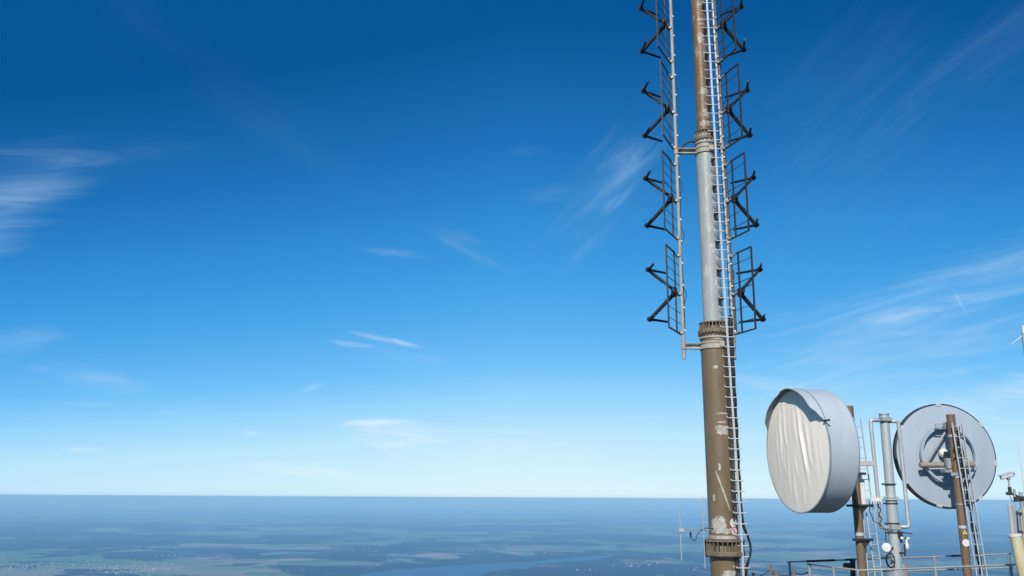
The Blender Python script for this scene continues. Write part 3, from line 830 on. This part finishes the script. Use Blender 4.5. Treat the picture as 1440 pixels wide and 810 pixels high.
# ------------------------------------------------------------------ grey column with pipe loop
YC = 27.4 * KD
cx_ = P(1252, 690, YC); _e, _f = P(1243, 583, YC), P(1261.5, 800, YC); col = _f + (_e - _f) * (-_f.z / (_e.z - _f.z)); CDX = (_e.x - col.x) / _e.z
def cp_(z): return Vector((col.x + CDX * z, YC, z))
gc = thing('steel_column', 'grey steel column with a tall pipe loop between the two big antennas', 'column', col)
z_t, z_f, z_b = mz(1243, 582, YC), mz(1252, 702, YC), mz(1258, 742, YC)
MB().tube(cp_(z_f), cp_(z_t), .136, .130, 32).build('upper_pipe', PIPEG, gc)
MB().tube(col, cp_(z_f), .158, .158, 32).build('lower_pipe', PIPEG, gc)
m = MB()
for z, h, ro in ((z_t - .01, .04, .155), (z_t - .10, .05, .148), (z_f, .05, .215), (z_f + .055, .03, .205)):
    m.lathe(cp_(z), (0, 0, 1), [(.13, -h / 2), (ro, -h / 2), (ro, h / 2), (.13, h / 2)], 32)
m.build('flange', GALVL, gc)
for py in (681, 708, 736, 749):
    z = mz(1252, py, YC); m = MB(); m.lathe(cp_(z), (0, 0, 1), [(.15, -.02), (.172, -.02), (.172, .02), (.15, .02)], 32)
    m.box(cp_(z) + Vector((-.20, -.03, 0)), (.10, .06, .05), bev=.008); m.build('pipe_clamp', DARKG, gc)
zt_, zb_ = mz(1223, 590, YC), z_b; fy = YC - .04
LT, LBt, RT, RB = (P(x, y, fy) for x, y in ((1224, 591), (1239, 742), (1263, 592.5), (1278, 741)))
loopx = (LBt.x, RB.x)
lp_ = MB()
for T_, B_, sg in ((LT, LBt, 1), (RT, RB, -1)):
    ct, cb_ = cp_(T_.z), cp_(B_.z); d_ = Vector((sg, 0, 0)); up_ = (T_ - B_).normalized()
    lp_.path([Vector((ct.x - sg * .12, fy, T_.z)), T_ + d_ * .055, T_ + d_ * .016 - up_ * .012, T_ - up_ * .055, B_ + up_ * .055, B_ + d_ * .016 + up_ * .012, B_ + d_ * .055, Vector((cb_.x - sg * .12, fy, B_.z))], .055, 14)
lp_.build('pipe_loop', GALVL, gc)
m = MB()
for z in (zt_, zb_): m.box((cp_(z).x, YC - .14, z), (.30, .12, .12), bev=.015); m.tube((cp_(z).x - .17, YC, z - .05), (cp_(z).x + .17, YC, z - .05), .03, None, 10)
m.lathe(cp_(zb_), (0, 0, 1), [(.15, -.09), (.185, -.09), (.185, .09), (.15, .09)], 32)
m.build('loop_bracket', GALV, gc)
m = MB(); z0 = mz(1262, 803, YC)
m.lathe(col, (0, 0, 1), [(.16, z0 - .2), (.32, z0 - .2), (.32, z0 + .02), (.16, z0 + .02)], 24)
for k in range(10):
    a = 2 * math.pi * k / 10; m.prism([col + Vector((math.cos(a) * r_, math.sin(a) * r_, z_)) for r_, z_ in ((.15, z0 + .02), (.31, z0 + .02), (.15, z0 + .22))], Vector((-math.sin(a), math.cos(a), 0)) * .02)
m.build('base_flange', GALV, gc)

# kit clamped to the grey column
ys = YC - .30
sd = thing('small_dish', 'small white drum dish clamped to the left of the grey column', 'dish', P(1247, 770, ys))
c = P(1246.5, 770, ys); ax = Vector((-.30, -.94, .05)).normalized()
MB().lathe(c, ax, [(0, -.14), (.11, -.13), (.128, -.05), (.128, .05), (.115, .07), (0, .085)], 28, soft=False).build('dish_body', WHITE, sd)
MB().bar(c - ax * .12, Vector((col.x - .1, YC - .1, c.z - .02)), .06, .05).build('bracket', DARKG, sd)
cw = thing('cable_coil', 'coil of black cable hanging on the grey column below the small dish', 'cable', P(1252, 788, ys))
c = P(1252.2, 788, ys); m = MB()
for j in range(3):
    m.path([c + Vector((.125 * math.cos(t * math.pi / 14) * (1 - .05 * j), -.015 * j, .20 * math.sin(t * math.pi / 14) * (1 - .04 * j))) for t in range(28)], .016, 8, closed=True)
m.bar(c + Vector((-.25, 0, .07)), c + Vector((.12, .02, .09)), .025, .03)
m.path([c + Vector((.02, 0, .20)), c + Vector((-.06, .05, .55)), c + Vector((-.05, .05, .85)), c + Vector((-.20, .05, 1.00)), c + Vector((-.34, .1, 1.06)), c + Vector((-.42, .12, 1.35)), c + Vector((-.40, .12, 1.6))], .013, 8)
m.build('coil', BLACK, cw)
an = thing('weather_sensor', 'white wind sensor with two ball cups right of the grey column', 'sensor', P(1272, 770, ys))
c = P(1275.5, 768, ys)
MB().lathe(c - ZV * .11, (0, 0, 1), [(0, 0), (.035, .01), (.05, .06), (.055, .14), (.03, .20), (.018, .30), (0, .31)], 18, soft=True).build('sensor_body', WHITE, an)
m = MB(); b1, b2 = P(1268.5, 757, ys), P(1277, 757.5, ys); m.sphere(b1, .048, 14); m.sphere(b2, .045, 14); m.build('cups', WHITE, an)
m = MB(); m.tube(b1, b2, .012, None, 8); m.bar(P(1272, 778, ys), Vector((col.x + .05, YC - .1, P(1272, 778, ys).z)), .05, .05); m.bar(P(1272, 765, ys), P(1273, 782, ys), .04, .04); m.build('arm', DARKG, an)
m = MB(); m.tube(P(1274, 782, ys), P(1275.5, 812, ys), .009, None, 8); m.build('red_lead', REDP, an)
sa = thing('equipment_bracket', 'short dark stub arm on the right of the grey column under the pipe loop', 'bracket', P(1264, 751, YC - .2))
MB().tube(P(1262, 748, YC - .15), P(1283, 750.5, YC - .25), .018, None, 10).build('arm_tube', DARKG, sa)
MB().box(P(1266, 752, YC - .18), (.12, .12, .18), bev=.02).build('clamp', BLACK, sa)
MB().tube(P(1267, 753, YC - .18), P(1267.5, 763, YC - .18), .03, None, 10).build('stub', BLACK, sa)
jb = MB(); c = P(1231, 703, YC - .1); jb.box(c, (.34, .12, .10), bev=.015)
for k in range(5): jb.tube(c + Vector((-.14 + .07 * k, -.05, -.10)), c + Vector((-.14 + .07 * k, -.05, .09)), .02, None, 8)
tag(jb.build('connector_bracket', WHITE, None, c), 'pale bracket with a row of connectors between ladder and pipe loop', 'bracket')
fd = MB(); fd.path([LBt.lerp(LT, max(0, .26 - .0145 * k)) + Vector((-.02 + .03 * math.sin(k * 1.1), -.07, .02)) for k in range(18)], .016, 8)
tag(fd.build('feeder_cable', BLACK, None, (loopx[0], fy, zb_)), 'black cable twisting down the left side of the pipe loop', 'cable')

# ------------------------------------------------------------------ big dish seen from behind
Y3 = 28.9 * KD; dc = P(1330.5, 640.5, Y3); pxm = FPX / ((dc - CP).dot(ROT @ Vector((0, 0, -1))))
R3 = 73 / pxm
BN = Vector((0.05, -1, 0.03)).normalized()          # the way its back looks
da = thing('dish_antenna', 'large round dish antenna seen from behind with triangular support frame', 'antenna', dc)
du, dv, _ = Vector((1, .05, 0)).normalized(), None, None
dv = BN.cross(du).normalized() * (1 if BN.cross(du).z > 0 else -1)
m = MB(); m.lathe(dc, BN, [(0, .13), (.15, .129), (.35, .122), (.6, .105), (.85, .08), (1.1, .05), (R3 * .90, .015), (R3 * .968, .0)], 96, soft=True)
m.lathe(dc, BN, [(R3 * .968, 0), (R3 * .968, -.03)], 96)
m.build('reflector', DISHM, da)
m = MB(); m.lathe(dc, BN, [(R3 * .95, -.03), (R3 * .985, -.03), (R3, -.035), (R3, -.17), (R3 * .96, -.18), (0, -.19)], 96)
m.build('rim', RIM, da)
for k, ang in enumerate((92, 38, 352, 306, 255, 210, 148)):
    a = R(ang); e = du * math.cos(a) + dv * math.sin(a); tg = -du * math.sin(a) + dv * math.cos(a)
    MB().box(dc + e * (R3 * .972) + BN * .004, (.085, .17, .035), (e, tg, BN)).build('rim_clip', LADG, da)
rc = dc + BN * .16 + du * (-2.5 / pxm) + dv * (0 / pxm); RR = 40 / pxm
m = MB(); m.lathe(rc, BN, [(RR, .03), (RR, .14), (RR - .07, .14), (RR - .07, .03)], 72); m.build('support_ring', DISHM, da)
yt = 28.45 * KD
t0, t1 = P(1293.5, 654, yt), P(1370, 653.5, yt)
m = MB(); m.tube(t0, t1, .082, None, 24); m.build('cross_tube', TUBEM, da)
apex = P(1331, 605, yt + .05)
for q in (t0.lerp(t1, .09), t0.lerp(t1, .95)):
    MB().tube(q, apex, .035, None, 12).build('strut', GALVM, da)
m = MB(); c = P(1323, 597, 28.4 * KD); m.bar(P(1315, 596.5, 28.4 * KD), P(1332, 596, 28.4 * KD), .03, .03); m.bar(P(1315, 600, 28.4 * KD), P(1332, 599.5, 28.4 * KD), .03, .03); m.box(P(1331, 599, 28.4 * KD), (.16, .2, .22), bev=.02); m.bar(P(1315.5, 596, 28.4 * KD), P(1315.5, 600.5, 28.4 * KD), .03, .03)
m.build('top_bracket', GALV, da)
fcp = P(1327.5, 637, 28.55 * KD)
m = MB(); m.lathe(fcp, (-.15, -1, 0), [(0, -.15), (.13, -.15), (.135, 0), (.09, .05), (0, .06)], 24); m.build('feed_cover', WHITE, da)
MB().box(P(1331, 638.5, 28.35 * KD), (.13, .14, .15), bev=.02).build('feed_lock', BLACK, da)
m = MB(); c = P(1338, 662.5, 28.1 * KD); m.box(c + Vector((0, .15, 0)), (.40, .35, .09), bev=.01); m.box(P(1345, 667, Y4 - .12), (.32, .05, .10), bev=.01); m.box(P(1334, 652, 28.2 * KD), (.18, .2, .32), bev=.02)
m.build('post_clamp', GALV, da)

# post in front of the dish
p3x = P(1349, 695, Y4).x; _c, _d = P(1336.5, 583, Y4), P(1360.5, 806, Y4); post3 = _d + (_c - _d) * (-_d.z / (_c.z - _d.z)); top3 = _c
def p3f(z): return post3.x + (top3.x - post3.x) * z / top3.z
p3 = thing('support_post', 'brown steel post standing in front of the round dish back', 'post', post3, 'brown antenna posts')
zt3 = mz(1337, 583, Y4)
MB().tube(post3, top3, .119, .125, 28).build('post_tube', BROWNP, p3)
for py, mt_ in ((613, LADG), (670, LADG), (709, BAND), (741, LADG)):
    z = mz(1348, py, Y4); h = .04 if py != 709 else .015
    MB().lathe((p3f(z), Y4, z), (0, 0, 1), [(.126, -h), (.135, -h), (.135, h), (.126, h)], 28).build('pipe_band', mt_, p3)
def stick(label, px, py, r, mat, name, cat, extra=None):
    c = P(px, py, Y4 - .15); p3x = p3f(c.z); e = Vector(((c.x - p3x) / .132, -math.sqrt(max(0.05, 1 - ((c.x - p3x) / .132) ** 2)), 0)).normalized()
    c = Vector((p3x, Y4, c.z)) + e * .128
    return c, e
c, e = stick('', 1359, 763.5, .1, WHITE, '', '')
o = thing('round_sign', 'white round sign on the brown post in front of the dish back', 'sign', c)
MB().lathe(c, e, [(0, -.006), (.105, -.006), (.105, .006), (0, .008)], 28).build('plate', WHITE, o)
c, e = stick('', 1357.3, 748.8, .1, YELL, '', '')
tg = Vector((-e.y, e.x, 0)); o = thing('warning_sign', 'small yellow triangular warning sign on the brown post above the round sign', 'sign', c)
MB().prism([c - tg * .075 - ZV * .05, c + tg * .075 - ZV * .05, c + ZV * .085], e * .006).build('plate', YELL, o)
MB().prism([c + e * .008 - tg * .012 - ZV * .025, c + e * .008 + tg * .012 - ZV * .025, c + e * .008 + ZV * .04], e * .004).build('mark', BLACK, o)
ladder('pale steel ladder beside the post in front of the dish back', (1338.5, 594.5), (1371, 795), (1352.5, 596), (1385.5, 795), Y4 - .3, LADG, sp=.31, mid=((1347, 600), (1379, 795)), rr=.012, st=.02)
cm = MB()
for j in range(3):
    cm.path([P(1344 + j * 1.8 + (650 - 600 + k * 9 - 50) * .165 + 1.2 * math.sin(k * 1.5 + j), 600 + k * 9, Y4 - .10) for k in range(24)], .022, 6)
tag(cm.build('cable_run', DARKG, None, P(1346, 610, Y4 - .10)), 'dark cables running down behind the ladder in front of the dish', 'cables')
wr = MB(); wr.path([P(1344 + 5 * math.cos(t * .7) * .6, 622 + 2 * t + 3 * math.sin(t * 1.4), Y4 - .15) for t in range(14)], .016, 6)
tag(wr.build('spare_cable', BLACK, None, P(1346, 630, Y4 - .15)), 'short looped spare cable behind the upper part of the dish ladder', 'cable')

# ------------------------------------------------------------------ railings and fence along the terrace edge
def railing(label, rails, posts, r, group='terrace railings'):
    o = thing('railing', label, 'railing', (rails[0][0].x, rails[0][0].y, 0), group)
    for pts in rails: MB().path(pts, r, 10).build('rail', RAILM, o)
    for p, rr in posts: MB().tube((p.x, p.y, 0), p, rr, rr * .95, 10).build('post', RAILM, o)
    return o
YF, YN = 31.0 * KD, 25.0 * KD
far = [P(1107, 790.3, YF), P(1200, 787, YF), P(1290, 783.5, YF), P(1440, 778, YF), P(1520, 775, YF)]
far2 = [P(1230, 804, YF), P(1440, 797.5, YF), P(1520, 795, YF)]
railing('far grey railing with a black-taped top rail behind the posts', [far, far2], [(P(x, y, YF), .042) for x, y in ((1110, 790), (1200, 787), (1313.5, 782.7), (1418, 779))], .024)
tp = MB()
for x0, x1 in ((1134, 1174), (1188, 1203), (1338, 1351)):
    def fy_(x): return 790.3 + (x - 1107) * (778 - 790.3) / 333
    tp.tube(P(x0, fy_(x0), YF), P(x1, fy_(x1), YF), .036, None, 12)
tag(tp.build('tape_wrap', BLACK, None, P(1134, 789.5, YF)), 'black tape wrapped in stretches around the far top rail', 'tape')
near = [P(1136, 793, YN + 2), P(1172, 797.5, YN + .9), P(1209, 802, YN), P(1280, 799.6, YN), P(1427, 794, YN), P(1520, 790.5, YN)]
railing('near grey railing bending at a corner in front of the posts', [near], [(P(1138, 793.3, YN + 2), .05), (P(1172, 797.5, YN + .9), .04), (P(1206, 801.7, YN + .05), .04), (P(1315, 798.3, YN), .05), (P(1421, 794.3, YN), .042)], .025)
fp = [(1083.4, 796.5), (1091.7, 803.5), (1116, 801.5), (1059, 808)]
labs = ['leftmost tall wooden fence stake with a knobbed top near the mast ladder', 'short thin stake right of the knobbed fence stake', 'short wooden fence stake just left of the railing corner', 'lowest fence stake close to the mast ladder']
for (x, y), lab in zip(fp, labs):
    p = P(x, y, 29.5 * KD); o = thing('fence_stake', lab, 'stake', (p.x, p.y, 0), 'rope fence stakes')
    MB().tube((p.x, p.y, 0), p, .045, .042, 10).build('stake_shaft', WOOD, o); MB().sphere(p + ZV * .02, .055, 10, (1, 1, .7)).build('stake_cap', WOOD, o)
def sag(a, b, s, n=10): return [a.lerp(b, t / n) - ZV * (s * 4 * (t / n) * (1 - t / n)) for t in range(n + 1)]
rp = MB(); tops = [P(x, y, 29.5 * KD) - ZV * .06 for x, y in ((1059, 808), (1083.4, 797.5), (1091.7, 804), (1116, 802.5), (1137, 801))]
for a, b in zip(tops, tops[1:]): rp.path(sag(a, b, .07), .016, 6)
tag(rp.build('fence_rope', DARKG, None, tops[0]), 'dark sagging rope strung between the wooden fence stakes', 'rope')
fl = thing('flood_light', 'black floodlight box on the far rail beside the drum post', 'floodlight', P(1200, 790, YF - .1))
MB().box(P(1194, 795.5, YF - .25), (.34, .20, .16), bev=.02).build('lamp_housing', BLACK, fl)
MB().bar(P(1199, 788, YF - .15), P(1199.5, 812, YF - .15), .14, .10).build('bracket', BLACK, fl)

# ------------------------------------------------------------------ kit at the right edge
YE = 25.0 * KD
ep = P(1438.5, 720, YE)
eq = thing('equipment_pole', 'short grey pole with clamps at the right edge carrying a camera', 'pole', (ep.x, YE, 0))
zt = mz(1435.5, 692, YE)
MB().tube((ep.x, YE, 0), (ep.x, YE, zt), .055, .05, 18).build('pole', GALV, eq)
MB().tube((ep.x + .04, YE + .05, 0), (ep.x + .04, YE + .05, mz(1440, 715, YE)), .11, .11, 20).build('lower_pole', CREAM, eq)
m = MB(); c = P(1432, 702, YE - .05); m.bar(P(1425, 695, YE), P(1441, 703, YE), .05, .05); m.box(P(1430, 702, YE - .04), (.13, .12, .13), bev=.015); m.box(P(1438, 700.5, YE - .06), (.15, .10, .10), bev=.015)
m.build('clamp', DARKG, eq)
m = MB(); m.tube(P(1426.7, 700, YE), P(1426, 688, YE), .035, None, 12); m.build('stub_tube', GALV, eq)
cc = thing('security_camera', 'white security camera on a bracket at the right edge', 'camera', P(1420, 694, YE - .05))
a, b = P(1407.5, 671.8, YE - .1), P(1424, 667, YE + .05); d = (b - a).normalized(); v = d.cross(ZV).normalized(); u_ = v.cross(d)
m = MB(); m.box((a + b) / 2, (.115, .105, (b - a).length), (v, u_, d), bev=.02); m.build('housing', WHITE, cc)
m = MB(); m.box((a + b) / 2 + u_ * .065 - d * .03, (.135, .018, (b - a).length * 1.08), (v, u_, d)); m.build('sun_shield', WHITE, cc)
m = MB(); m.lathe(b, d, [(0, .03), (.045, .03), (.045, -.01)], 16); m.tube(b, b + d * .07 - ZV * .03, .012, None, 8); m.build('cable_gland', BLACK, cc)
m = MB(); j0 = P(1418, 671.5, YE); j1 = P(1419.3, 684, YE); m.tube(j0, j1, .022, None, 10); m.sphere(P(1418, 673, YE), .05, 12); m.build('swivel', GALV, cc)
m = MB(); m.box(P(1420, 689, YE), (.075, .08, .17), bev=.015); m.box(P(1419, 694, YE), (.14, .10, .08), bev=.015); m.bar(P(1419, 695, YE), P(1428, 695, YE), .05, .05); m.build('bracket', DARKG, cc)
MB().path([P(1420, 697, YE), P(1422, 702, YE - .05), P(1425, 706, YE - .05), P(1430, 704, YE - .05)], .010, 6).build('cable', BLACK, cc)
pa = thing('panel_antenna', 'flat grey panel antenna left of the pole at the right edge', 'antenna', P(1424, 733, YE - .1))
tl, bl = P(1419.5, 717, YE - .15), P(1425, 752, YE - .15)
xm = (tl.x + bl.x) / 2
m = MB(); an_ = Vector((.86, .5, 0)).normalized(); m.box((xm + .10, YE - .05, (tl.z + bl.z) / 2), (.24, .09, (tl.z - bl.z) + .3), (an_, Vector((-an_.y, an_.x, 0)), ZV), bev=.02); m.build('radome', GREYP, pa)
m = MB()
for py in (722, 748): m.bar(P(1426, py, YE), P(1438, py, YE), .06, .06)
m.tube(P(1430, 718, YE - .06), P(1432, 750, YE - .06), .02, None, 8); m.build('bracket', DARKG, pa)
cp = thing('cream_tube', 'thick cream capped tube leaning at the lower right corner', 'tube', (P(1440, 812, 24 * KD).x, 24 * KD, 0))
a, b = P(1427.5, 752.5, 24 * KD), P(1441.5, 812, 24 * KD); d = b - a; b2 = a + d * ((0 - a.z) / d.z)
MB().tube(b2, a, .148, .142, 32).build('tube_body', CREAM, cp)
dd = (a - b2).normalized(); MB().lathe(a - dd * .03, dd, [(.140, 0), (.156, 0), (.156, .05), (.13, .06), (0, .06)], 32).build('tube_cap', WHITE, cp)
wh = thing('whip_antenna', 'thin white whip antenna rising beside the security camera', 'antenna', P(1440, 692, YE + .3))
pw = P(1436, 655, YE + .3)
MB().tube((pw.x, YE + .3, 0), (pw.x, YE + .3, mz(1431, 618, YE + .3)), .026, .014, 10).build('whip', WHITE, wh)
MB().sphere((pw.x, YE + .3, mz(1431, 618, YE + .3)), .02, 8).build('tip', WHITE, wh)
yg = thing('stub_antenna', 'small white antenna with slanting rod cut by the upper right edge', 'antenna', P(1444, 474, 26 * KD))
MB().tube(P(1439.4, 458, 26 * KD), P(1439.8, 470, 26 * KD), .05, None, 12).build('cap_tube', WHITE, yg)
MB().tube(P(1439.5, 470.5, 26 * KD), P(1423, 483.5, 26 * KD), .014, .010, 8).build('rod', WHITE, yg)
ym = P(1456, 640, 26.0 * KD); MB().tube((ym.x + .1, 26 * KD, 0), (ym.x + .1, 26 * KD, mz(1441, 468, 26 * KD)), .06, .05, 16).build('mast_tube', GALV, yg)
MB().bar(P(1439, 471, 26 * KD), (ym.x + .1, 26 * KD, P(1439, 471, 26 * KD).z), .05, .05).build('bracket', DARKG, yg)

# ------------------------------------------------------------------ the air
HAZE_DENSITY = 3.4e-5
hz = MB(); hz.box(((0), (SZ - 60000) / 2, (GZ - 1 + 24) / 2), (2 * SZ + 2000, SZ + 60000 + 2000, 24 - GZ + 1))
hm = bpy.data.materials.new('blue_haze'); hm.use_nodes = True; t = hm.node_tree
for n_ in list(t.nodes): t.nodes.remove(n_)
pv = t.nodes.new('ShaderNodeVolumePrincipled'); ou = t.nodes.new('ShaderNodeOutputMaterial')
pv.inputs['Color'].default_value = (.24, .56, 1.0, 1); pv.inputs['Absorption Color'].default_value = (.40, .395, 0, 1); pv.inputs['Density'].default_value = HAZE_DENSITY
pv.inputs['Anisotropy'].default_value = -0.12
for k in ('Density Attribute', 'Color Attribute', 'Temperature Attribute'):
    pv.inputs[k].default_value = ''
t.links.new(pv.outputs[0], ou.inputs['Volume'])
try: hm.cycles.homogeneous_volume = True
except Exception: pass
tag(hz.build('haze', hm), kind='stuff')
